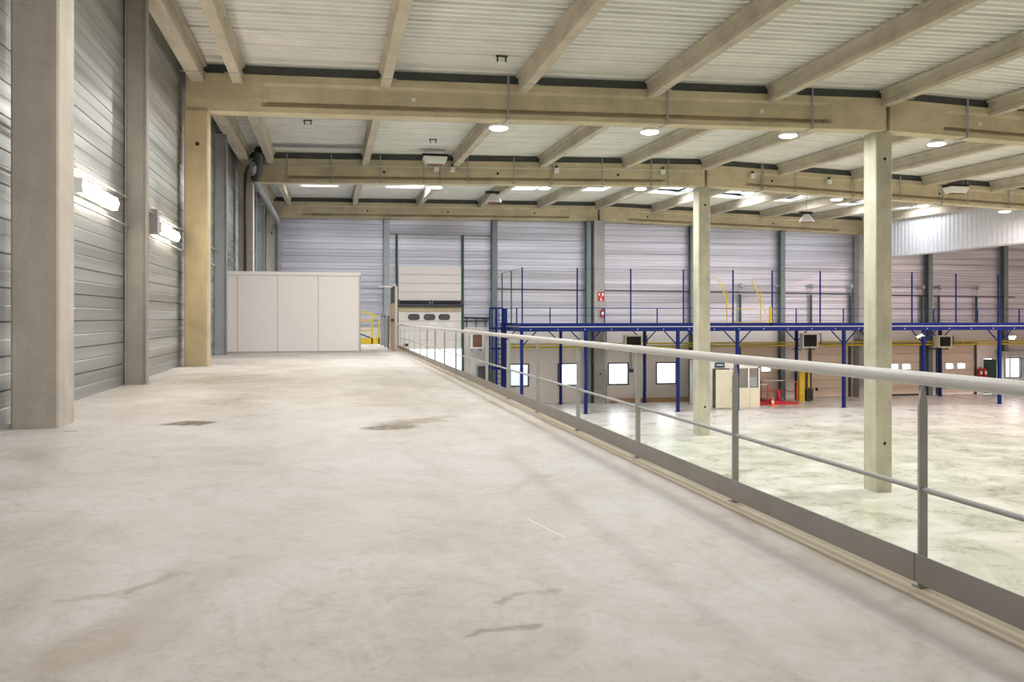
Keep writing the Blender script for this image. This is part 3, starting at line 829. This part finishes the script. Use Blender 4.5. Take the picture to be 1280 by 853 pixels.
pipe('wall_pipe', 'thin dark pipe on the far wall beneath the smoke curtain', 'pipe', [(36.7, 53.85, 7.15), (49, 53.85, 7.05)], .04, 'pipe_dark', 8)
pipe('white_downpipe', 'slim white downpipe beside the extinguisher column near the windows', 'pipe', [(17.72, 53.85, 4.7), (17.72, 53.85, .3), (17.78, 53.6, .06)], .06, 'white', 10)
for z, w in ((7.86, 'upper'), (7.32, 'lower')):
    pipe('wall_conduit', '%s galvanised conduit along the left wall by the wall lamps' % w, 'conduit', [(-3.80, 2, z), (-3.80, 36, z)], .018, 'galv', 6)
# drain pipes on the left wall
t = thing('drain_pipe', 'large grey drain pipe running along the left wall under the roof', 'pipe', (-2.98, 45, 11.1))
T([(-3.05, 36.2, 11.75), (-3.02, 37.2, 11.30), (-2.98, 38.2, 11.22), (-2.98, 52.6, 11.22), (-2.98, 53.1, 11.0), (-2.98, 53.15, 10.4), (-2.98, 53.15, P)], .14, 12).build('main_tube', 'pipe_grey', t, True)
for y in (41, 46, 51): MB().box(-3.5, -2.95, y - .03, y + .03, 11.36, 11.42).build('hanger', 'galv', t)
t = thing('drain_pipe', 'black flexible drain hose dropping past the left column beneath the middle beam', 'pipe', (-3.0, 36.5, 11.4))
T([(-2.75, 35.9, 12.3), (-2.8, 36.3, 12.0), (-2.9, 36.7, 11.6), (-3.0, 37.0, 11.3)], .20, 12).build('flexible_hose', 'pipe_dark', t, True)
T([(-3.0, 36.6, 12.0), (-3.3, 36.9, 11.75), (-3.42, 37.22, 11.5), (-3.42, 37.25, 10.8), (-3.42, 37.25, P)], .06, 10).build('downpipe', 'pipe_dark', t, True)
# conduit across the middle beam
pipe('steel_angle', 'dark horizontal steel bar under the roof deck before the middle beam at left', 'bar', [(-2.25, 35.5, 12.40), (1.36, 35.5, 12.47)], .06, 'post_grey', 8)
t = thing('beam_conduit', 'long thin galvanised conduit with drop rods across the middle roof beam', 'conduit', (7, YB[3] - .34, 12))
zc = lambda X: bot(3, X) + .70
T([(-2.8, YB[3] - .36, zc(-2.8)), (16.5, YB[3] - .36, zc(16.5))], .022, 6).build('tube', 'galv', t, True)
for X in (-1.75, .07, 2.14, 4.0, 5.92, 8.0, 12.1, 15.3):
    T([(X, YB[3] - .34, bot(3, X) + 1.2), (X, YB[3] - .34, bot(3, X) - .02)], .028, 6).build('drop_rod', 'post_grey', t)
t = thing('beam_conduit', 'galvanised drop rods fixed on the right half of the middle roof beam', 'conduit', (24, YB[3] - .34, 11.9))
for X in (20.07, 21.75, 24.84, 27.4, 31.2, 33.6):
    T([(X, YB[3] - .34, bot(3, X) + 1.2), (X, YB[3] - .34, bot(3, X) - .02)], .028, 6).build('drop_rod', 'post_grey', t)
    MB().box(X - .02, X + .02, YB[3] - .38, YB[3] - .26, bot(3, X) + .68, bot(3, X) + .72).build('clip', 'galv', t)
# small socket boxes on the middle beam
def socket(X, dz, label):
    t = thing('socket_box', label, 'socket', (X, YB[3] - .36, bot(3, X) + dz), 'sockets on the middle beam')
    MB().box(X - .10, X + .10, YB[3] - .46, YB[3] - .28, bot(3, X) + dz - .12, bot(3, X) + dz + .10).build('body', 'white', t, bevel=.02)
    T([(X, YB[3] - .37, bot(3, X) + dz + .1), (X, YB[3] - .37, bot(3, X) + dz + .22)], .06, 10).build('gland', 'pipe_dark', t)
for i, X in enumerate((4.55, 5.25, 9.95, 15.0, 19.5, 23.5)):
    socket(X, .62, 'small pale socket box on the middle roof beam, %s from the left' % ORD[i])

# ------------------------------------------------------------------ lamps
LIGHTS = []
def lamp_color(X):
    if X < 3: return (1, .965, .93)
    if X < 23: return (.985, 1, .955)
    if X < 37: return (1, .86, .80)
    return (1, .77, .72)
def light(name, X, Y, Z, W, size=.5, col=None):
    l = bpy.data.lights.new(name, 'AREA'); l.shape = 'DISK'; l.size = size; l.energy = W; l.color = col or lamp_color(X)
    o = bpy.data.objects.new(name, l); COL.objects.link(o); o.location = (X, Y, Z)
    return o
def high_bay(k, X, label):
    Y = YB[k] + 1.15; z = bot(k, X) + .02
    t = thing('high_bay_lamp', label, 'lamp', (X, Y, z), 'round high bay lamps')
    MB().lathe([(.28, .03), (.30, .09), (.20, .16), (.12, .22), (.12, .30), (.03, .32)], (X, Y, z), 24).build('housing', 'white', t, True)
    MB().lathe([(.05, -.015), (.22, -.01), (.285, .02), (.285, .03)], (X, Y, z), 24).build('diffuser', 'lamp', t, True)
    T([(X, Y, z + .32), (X, Y, z + 1.2)], .015, 6).build('hanger_rod', 'galv', t)
    T([(X, YB[k] - .30, bot(k, X) + 1.22), (X, YB[k] - .30, bot(k, X) - .03)], .03, 6).build('cable_conduit', 'post_grey', t)
    MB().box(X - .03, X + .03, YB[k] - .33, YB[k] + .3, bot(k, X) - .04, bot(k, X) - .01).build('strap', 'galv', t)
for i, X in enumerate((4.98, 9.80, 14.55, 20.05, 24.9)):
    high_bay(2, X, 'lit round lamp behind the nearest roof beam, %s from the left' % ORD[i])
for i, X in enumerate((4.72, 9.76, 14.48, 20.0, 24.87, 29.8, 34.68)):
    high_bay(3, X, 'lit round lamp behind the middle roof beam, %s from the left' % ORD[i])
LX = [.2, 4.98, 9.8, 14.55, 20.05, 24.9, 29.8, 34.7, 41, 48]
for k in (0, 1, 2, 3):
    for X in LX:
        W = (98, 122, 168, 165)[k]
        if k < 2 and X > 3: W *= (.6 if X < 8 else .42)
        if X > 37: W = (420, 420, 420, 650)[k]  # added pink fill to brighten the wall beyond the screen
        elif X > 33: W *= .5
        light('lamp_or_fill_light', X, YB[k] + 1.15 if k else 5.0, bot(k, X) - .04, W)  # modelled lamps, plus unseen near rows and fills added where no lamp hangs
# daylight falling through the skylights
for a, b in SKY:
    z = deck_z((a + b) / 2, 47.4)
    o = light('skylight_light', (a + b) / 2, (sy0 + sy1) / 2, z + .40, 80, 1.5, (.93, .96, 1.0))

# fluorescent wall lamps on the left wall
def wall_lamp(y0, y1, label):
    z = 7.60; x = -3.88
    t = thing('wall_lamp', label, 'lamp', (x, (y0 + y1) / 2, z), 'fluorescent wall lamps')
    MB().box(x, x + .07, y0, y1, z - .12, z + .12).build('housing', 'white', t)
    MB().loft([[(x + .07, y, z - .11), (x + .14, y, z - .10), (x + .18, y, z), (x + .14, y, z + .10), (x + .07, y, z + .11)] for y in (y0 + .05, y1 - .05)]).build('diffuser', 'tube', t)
    for y in (y0, y1 - .05): MB().box(x + .07, x + .15, y, y + .05, z - .115, z + .115).build('end_cap', 'white', t)
    T([(x + .04, (y0 + y1) / 2, z + .09), (x + .04, (y0 + y1) / 2, z + .26)], .012, 6).build('cable', 'galv', t)
wall_lamp(14.35, 16.65, 'lit fluorescent wall lamp on the left wall beside the nearest column')
wall_lamp(20.75, 23.1, 'lit fluorescent wall lamp on the left wall beyond the steel post')
tag(B(-3.88, -3.72, 20.2, 20.5, 7.42, 7.95).build('junction_box', 'steel'), 'small grey junction box on the left wall beside the farther lamp', 'junction box')
wall_lamp(36.9, 37.1, 'short unlit wall lamp above the white cabin at the left wall') if False else None

# radiant heaters under the roof of the farthest bay
def cone_heater(X, Y, z, label):
    t = thing('cone_heater', label, 'heater', (X, Y, z), 'cone heaters')
    n = 24
    MB().lathe([(.42, 0), (.44, .03), (.16, .42), (.14, .44)], (X, Y, z), n).build('reflector', 'white', t, True)
    MB().lathe([(.36, -.01), (.37, .0)], (X, Y, z), n).build('burner_face', 'brown_louvre', t, True)
    MB().box(X - .42, X + .30, Y - .12, Y + .12, z + .46, z + .58).build('gas_valve', 'black', t)
    T([(X, Y, z + .58), (X, Y, deck_z(X, Y) - .01)], .02, 6).build('hanger', 'galv', t)
cone_heater(8.35, 44.0, 11.55, 'white cone heater hanging beyond the middle beam, left of the centre columns')
cone_heater(26.5, 44.3, 10.98, 'white cone heater hanging beyond the middle beam, right of the centre columns')
def box_heater(X, Y, z, label):
    t = thing('box_heater', label, 'heater', (X, Y, z), 'box heaters')
    w, d, h = .50, .30, .16
    rings = []
    for dz, k in ((0, .72), (.06, .85), (.24, 1.0), (.30, 1.0)):
        rings.append([(X - w * k, Y - d * k, z + dz), (X + w * k, Y - d * k, z + dz), (X + w * k, Y + d * k, z + dz), (X - w * k, Y + d * k, z + dz)])
    MB().loft(rings).build('hood', 'white', t)
    MB().box(X - .33, X + .33, Y - .19, Y + .19, z - .03, z + .01).build('burner_face', 'brown_louvre', t)
    MB().box(X - .55, X + .55, Y - .22, Y + .25, z + .31, z + .42).build('valve_train', 'black', t)
    for s in (-.4, .4): T([(X + s, Y, z + .42), (X + s, Y, deck_z(X, Y) - .01)], .015, 6).build('hanger', 'galv', t)
box_heater(4.35, 36.2, 12.02, 'pale box heater hanging in front of the middle beam left of centre')
box_heater(29.6, 36.2, 11.55, 'pale box heater hanging in front of the middle beam right of centre')
# sprinkler like detectors under the deck
def detector(X, Y, label):
    z = deck_z(X, Y)
    t = thing('roof_detector', label, 'detector', (X, Y, z), 'detectors under the roof deck')
    MB().box(X - .16, X + .16, Y - .03, Y + .03, z - .035, z - .0).build('bracket', 'dark', t)
    for s in (-.11, .11): MB().box(X + s - .02, X + s + .02, Y - .02, Y + .02, z - .16, z - .03).build('clip', 'dark', t)
    MB().lathe([(.03, -.22), (.08, -.20), (.085, -.15), (.02, -.12), (.02, -.03)], (X, Y, z), 14).build('head', 'white', t, True)
for X, Y, w in ((4.45, 22.3, 'nearest bay over the first lamp'), (13.7, 22.6, 'nearest bay right of the third lamp'), (-.75, 30.9, 'second bay near the left wall'), (4.0, 33.9, 'second bay above the box heater'), (14.0, 33.2, 'second bay near the ridge')):
    detector(X, Y, 'small white detector head under the roof deck, ' + w)

# ------------------------------------------------------------------ unit heaters under the mezzanine
def fan_heater(x0, x1, z0, z1, Y, frame, core, label, drop=True):
    t = thing('unit_heater', label, 'heater', ((x0 + x1) / 2, Y, z0), 'wall unit heaters')
    MB().box(x0, x1, Y + .02, Y + .40, z0, z1).build('casing', frame, t, bevel=.03)
    e = .09
    f = MB()
    for q in ((x0, x0 + e, z0, z1), (x1 - e, x1, z0, z1), (x0 + e, x1 - e, z0, z0 + e), (x0 + e, x1 - e, z1 - e, z1)): f.box(q[0], q[1], Y - .04, Y + .02, q[2], q[3])
    f.build('front_frame', frame, t)
    lv = MB(); n = 7
    for j in range(n):
        z = z0 + e + (z1 - z0 - 2 * e) * (j + .1) / n; h = (z1 - z0 - 2 * e) / n * .85
        lv.hexa([(x0 + e, Y - .03, z), (x1 - e, Y - .03, z), (x1 - e, Y - .01, z), (x0 + e, Y - .01, z), (x0 + e, Y - .015, z + h), (x1 - e, Y - .015, z + h), (x1 - e, Y + .012, z + h), (x0 + e, Y + .012, z + h)])
    lv.build('louvre', core, t)
    MB().box(x0 + e, x1 - e, Y + .012, Y + .03, z0 + e, z1 - e).build('grille_back', 'black', t)
    MB().bar((x1 - .1, Y + .3, z0), (x1 - .1, Y + .3, z0 - .18), .05).build('bracket', 'dark', t)
    MB().bar((x0 + .1, Y + .3, z0 - .12), (x0 + .1, FAR - .05, z0 - .12), .06).build('bracket', 'dark', t)
    MB().bar((x1 - .1, Y + .3, z0 - .12), (x1 - .1, FAR - .05, z0 - .12), .06).build('bracket', 'dark', t)
    T([(x1, Y + .4, z1 - .1), (x1 + .45, Y + .4, z1 - .05), (x1 + .5, Y + .4, z0 + .2)], .04, 8).build('flue', 'dark', t, True)
    return t
fan_heater(8.62, 9.40, 3.62, 4.58, 52.9, 'white', 'brown_louvre', 'white framed heater with brown louvres left of the caged ladder')
h = fan_heater(18.55, 19.72, 3.68, 4.42, 52.5, 'cream', 'black', 'cream heater with black grille above the third window')
T([(19.5, FAR - .08, 3.5), (19.5, FAR - .08, 2.1)], .05, 8).build('drop_conduit', 'post_grey', h)
MB().box(19.36, 19.66, FAR - .14, FAR - .01, 1.92, 2.14).build('control_box', 'dark', h)
fan_heater(31.15, 32.3, 3.50, 4.48, 52.6, 'white', 'black', 'white heater with black grille between two sectional doors')
fan_heater(41.45, 42.5, 3.45, 4.30, 52.4, 'orange' if False else 'cream', 'black', 'cream heater with dark grille beside the third sectional door')

# ------------------------------------------------------------------ things under the mezzanine
tag(B(17.95, 23.3, 53.2, 53.5, 0, .27).build('timber_kerb', 'timber', None, False, .02), 'long brown timber kerb on the floor below the windows', 'kerb')
# small office cabin with an open door
t = thing('site_office', 'cream office cabin with open door and blue sign under the mezzanine', 'cabin', (24.4, 50, 0))
MB().box(22.55, 22.95, 49.0, 51.6, .0, 2.95).build('side_wall', 'white', t)
MB().box(24.15, 25.45, 49.0, 49.1, 0, 1.2).build('front_wall', 'cream', t)
MB().box(22.55, 26.1, 51.5, 51.6, 0, 2.95).build('rear_wall', 'cream', t)
MB().box(26.0, 26.1, 49.0, 51.6, 0, 2.95).build('side_wall', 'cream', t)
MB().box(25.45, 26.1, 48.98, 49.1, 0, 1.2).build('front_wall', 'cream', t)
MB().box(22.55, 26.1, 49.0, 51.6, 2.85, 2.98).build('roof', 'white', t)
MB().box(22.95, 26.1, 49.0, 49.1, 2.42, 2.9).build('fascia', 'white', t)
fr = MB()
for X in (24.1, 25.30, 26.0): fr.box(X, X + .10, 48.98, 49.1, 1.2, 2.42)
fr.build('window_frame', 'white', t)
MB().box(24.2, 26.0, 49.03, 49.05, 1.2, 2.42).build('pane', 'glass_dim', t)
MB().box(25.42, 25.95, 49.055, 49.075, 1.3, 1.85).build('notice', 'white', t)
lf = MB().hexa([(22.97, 48.55, .04), (24.1, 48.42, .04), (24.1, 48.47, .04), (22.97, 48.60, .04), (22.97, 48.55, 2.38), (24.1, 48.42, 2.38), (24.1, 48.47, 2.38), (22.97, 48.60, 2.38)]).build('door_leaf', 'cream', t)
MB().box(23.85, 24.0, 48.38, 48.45, 1.1, 1.16).build('door_handle', 'steel', lf)
sg = MB().box(23.1, 23.72, 48.94, 48.99, 2.48, 2.80).build('sign', 'signblue', t)
for j, (w0, w1) in enumerate(((.10, .24), (.27, .40), (.43, .52))): MB().box(23.1 + w0, 23.1 + w1, 48.93, 48.94, 2.60, 2.68).build('lettering_bar', 'white', sg)
# red dock guard rails and ramp
t = thing('dock_guard', 'dark red guard rail with two posts beside the office cabin', 'railing', (26.7, 49.9, 0))
for X in (26.24, 27.12): MB().box(X, X + .06, 49.9, 49.96, 0, 1.32).build('post', 'red', t)
T([(26.24, 49.93, 1.32), (27.18, 49.93, 1.30)], .03, 6).build('top_rail', 'galv', t)
T([(26.24, 49.93, .72), (27.18, 49.93, .70)], .022, 6).build('mid_rail', 'red', t)
MB().box(26.24, 27.18, 49.88, 49.98, .02, .20).build('toe_board', 'red', t)
t = thing('dock_ramp', 'low red steel ramp with handrails in front of the first sectional door', 'ramp', (28.4, 50.6, 0))
MB().hexa([(27.5, 50.0, 0), (29.35, 50.0, 0), (29.35, 51.6, 0), (27.5, 51.6, 0), (27.5, 50.0, .26), (29.35, 50.0, .10), (29.35, 51.6, .10), (27.5, 51.6, .26)]).build('ramp_plate', 'red', t)
for X, y in ((27.52, 51.5), (29.2, 51.5), (29.25, 50.1)): MB().box(X, X + .06, y, y + .06, .05, 1.45).build('post', 'red' if y < 51 else 'dark', t)
for z in (1.42, .75): T([(27.52, 51.53, z), (29.25, 51.53, z), (29.28, 50.13, z)], .028, 6).build('rail', 'galv' if z > 1 else 'red', t)
t = thing('foam_extinguisher', 'red wheeled extinguisher standing on the red ramp', 'extinguisher', (28.5, 51.0, .2))
MB().lathe([(.13, 0), (.14, .05), (.14, .52), (.10, .62), (.05, .66), (.05, .72)], (28.5, 51.0, .2), 16).build('cylinder', 'red', t, True)
T([(28.5, 51.0, .9), (28.62, 50.95, .85), (28.66, 50.93, .5)], .02, 6).build('hose', 'black', t, True)
MB().box(28.44, 28.56, 50.96, 51.04, .90, .97).build('valve', 'black', t)
t = thing('traffic_cone', 'orange and white traffic cone on the floor before the red ramp', 'cone', (27.2, 49.4, 0))
MB().box(27.02, 27.38, 49.22, 49.58, 0, .03).build('base', 'orange', t)
MB().lathe([(.14, .03), (.10, .20)], (27.2, 49.4, 0), 16).build('lower_cone', 'orange', t, True)
MB().lathe([(.10, .20), (.07, .34)], (27.2, 49.4, 0), 16).build('white_band', 'white', t, True)
MB().lathe([(.07, .34), (.03, .50), (.02, .52)], (27.2, 49.4, 0), 16).build('upper_cone', 'orange', t, True)
# yellow stacker with black battery
t = thing('pallet_stacker', 'yellow lift mast with black battery box before the second door', 'pallet stacker', (30.8, 51.8, 0))
MB().box(30.36, 30.74, 51.6, 51.9, .0, 2.12).build('mast', 'yellow', t)
MB().box(30.98, 31.10, 51.6, 51.9, .9, 2.05).build('mast', 'yellow', t)
MB().box(30.74, 30.98, 51.72, 51.80, .1, 2.1).build('chain_guard', 'dark', t)
MB().box(30.80, 31.28, 51.5, 51.95, .05, .80).build('battery_box', 'black', t)
MB().box(30.36, 31.1, 51.6, 51.9, 2.1, 2.2).build('mast_head', 'dark', t)
t = thing('hose_reel', 'red fire hose reel hanging by the second sectional door', 'hose reel', (31.55, 53.4, 1.55))
T([(31.55, 53.3, 1.6), (31.55, 53.6, 1.6)], .36, 20).build('drum', 'red', t, True)
T([(31.55, 53.27, 1.6), (31.55, 53.31, 1.6)], .10, 14).build('hub', 'dark', t, True)
T([(31.8, 53.35, 1.35), (31.75, 53.3, .8), (31.7, 53.35, .35)], .03, 6).build('hose', 'black', t, True)
MB().box(31.45, 31.65, 53.55, 54.08, 1.5, 1.7).build('bracket', 'dark', t)

def extinguisher(X, Y, z, label, h=.5):
    t = thing('fire_extinguisher', label, 'extinguisher', (X, Y, z), 'fire extinguishers')
    r = h * .21
    MB().lathe([(r * .9, 0), (r, .03), (r, h * .72), (r * .75, h * .82), (r * .35, h * .87), (r * .35, h * .92)], (X, Y, z), 16).build('cylinder', 'red', t, True)
    MB().box(X - .03, X + .03, Y - .09, Y + .03, z + h * .92, z + h).build('handle', 'black', t)
    T([(X + .03, Y - .04, z + h * .93), (X + r * 1.1, Y - .06, z + h * .8), (X + r * 1.05, Y - .04, z + h * .25)], .014, 6).build('hose', 'black', t, True)
    MB().box(X - r * .6, X + r * .6, Y - r - .008, Y - r + .01, z + h * .3, z + h * .6).build('label_plate', 'white', t)
    MB().box(X - .05, X + .05, Y + r * .8, Y + r + .05, z + h * .3, z + h * .6).build('bracket', 'dark', t)
extinguisher(17.22, 53.12, 5.56, 'red fire extinguisher on the far wall column above the mezzanine', .58)
extinguisher(45.95, 53.75, 1.25, 'red fire extinguisher beside the green door, left of a pair', .72)
extinguisher(46.33, 53.75, 1.25, 'red fire extinguisher beside the green door, right of a pair', .72)
t = thing('extinguisher_sign', 'red pictogram sign with white marks on the far wall column', 'sign', (17.2, 53.27, 6.8))
MB().box(16.98, 17.42, 53.28, 53.298, 6.62, 7.22).build('plate', 'red', t)
for x0, x1, z0, z1 in ((17.04, 17.12, 6.98, 7.14), (17.26, 17.36, 6.95, 7.14), (17.14, 17.26, 6.66, 6.74), (17.18, 17.22, 6.74, 6.90)): MB().box(x0, x1, 53.272, 53.281, z0, z1).build('pictogram_mark', 'white', t)
# white exit lamp, camera on post
t = thing('exit_light', 'white emergency light panel above the right hand office', 'emergency light', (48.6, 53.8, 4.1))
MB().box(48.28, 49.0, 53.7, 54.08, 3.92, 4.26).build('housing', 'white', t, bevel=.02)
MB().box(48.32, 48.94, 53.68, 53.70, 4.10, 4.22).build('diffuser', 'exit', t)
MB().box(48.36, 48.84, 53.68, 53.70, 3.96, 4.06).build('diffuser', 'exit', t)
t = thing('security_camera', 'white security camera on a blue mezzanine post', 'camera', (36.2, 47.3, 4.4))
MB().bar((35.75, 47.2, 4.28), (36.3, 47.35, 4.48), .13).build('body', 'white', t)
MB().bar((36.3, 47.35, 4.40), (36.6, 47.52, 4.40), .06).build('arm', 'white', t)
T([(35.72, 47.18, 4.27), (35.75, 47.19, 4.28)], .05, 10).build('lens', 'black', t)
# grey office at the far right
t = thing('right_office', 'grey partition office with a window at the far right under the mezzanine', 'office', (50, 53.6, 0))
MB().box(47.56, 47.62, 53.36, 53.98, 0, 3.02).build('side_wall', 'post_grey', t)
pierced(MB(), 47.56, 54, 0, 3.02, 53.30, 53.36, [(47.72, 48.05, 1.15, 2.72), (48.12, 49.42, 1.15, 2.72)]).build('front_wall', 'steel', t)
MB().box(47.5, 54, 53.25, 53.98, 3.02, 3.12).build('roof', 'post_grey', t)
fr = MB()
for q in ((47.68, 47.72, 1.11, 2.76), (48.05, 48.12, 1.11, 2.76), (49.42, 49.46, 1.11, 2.76), (47.72, 49.42, 1.08, 1.15), (47.72, 49.42, 2.72, 2.76)): fr.box(q[0], q[1], 53.27, 53.30, q[2], q[3])
fr.build('window_frame', 'white', t)
for x0, x1 in ((47.72, 48.05), (48.12, 49.42)): MB().box(x0, x1, 53.32, 53.34, 1.15, 2.72).build('pane', 'glass', t)
# machine and call point near the ladder
t = thing('control_cabinet', 'dark grey control cabinet on the floor below the brown heater', 'cabinet', (9.3, 52.6, 0))
MB().box(8.95, 9.75, 52.4, 53.0, 0, 2.55).build('body', 'dark', t, bevel=.02)
MB().box(8.75, 9.8, 52.3, 53.0, 2.55, 2.62).build('top_plate', 'post_grey', t)
MB().box(9.0, 9.4, 52.38, 52.4, 1.2, 1.7).build('notice', 'white', t)
t = thing('call_point', 'small orange red call point beside the first far window', 'call point', (10.75, FAR - .05, 2.2))
MB().box(10.65, 10.92, FAR - .10, FAR, 2.20, 2.50).build('box', 'red', t)
MB().box(10.70, 10.87, FAR - .12, FAR - .10, 2.26, 2.44).build('push_glass', 'orange', t)

# ------------------------------------------------------------------ world, camera, view
w = bpy.data.worlds.new('World'); SC.world = w; w.use_nodes = True
bg = w.node_tree.nodes['Background']; bg.inputs[0].default_value = (.90, .95, 1.0, 1); bg.inputs[1].default_value = 3.0

cam = bpy.data.cameras.new('camera'); cam.sensor_fit = 'HORIZONTAL'; cam.sensor_width = 36
F = 1075.0
cam.lens = 36 * F / 1280
cam.shift_y = -29.5 / 1280
cam.clip_end = 400
co = bpy.data.objects.new('camera', cam); COL.objects.link(co)
co.location = (0, 0, EYE)
co.rotation_euler = (PI / 2, 0, -math.atan(228 / F))
SC.camera = co
vs = SC.view_settings
vs.view_transform = 'Standard'; vs.look = 'None'; vs.gamma = 1; vs.use_curve_mapping = False; vs.exposure = 0.86
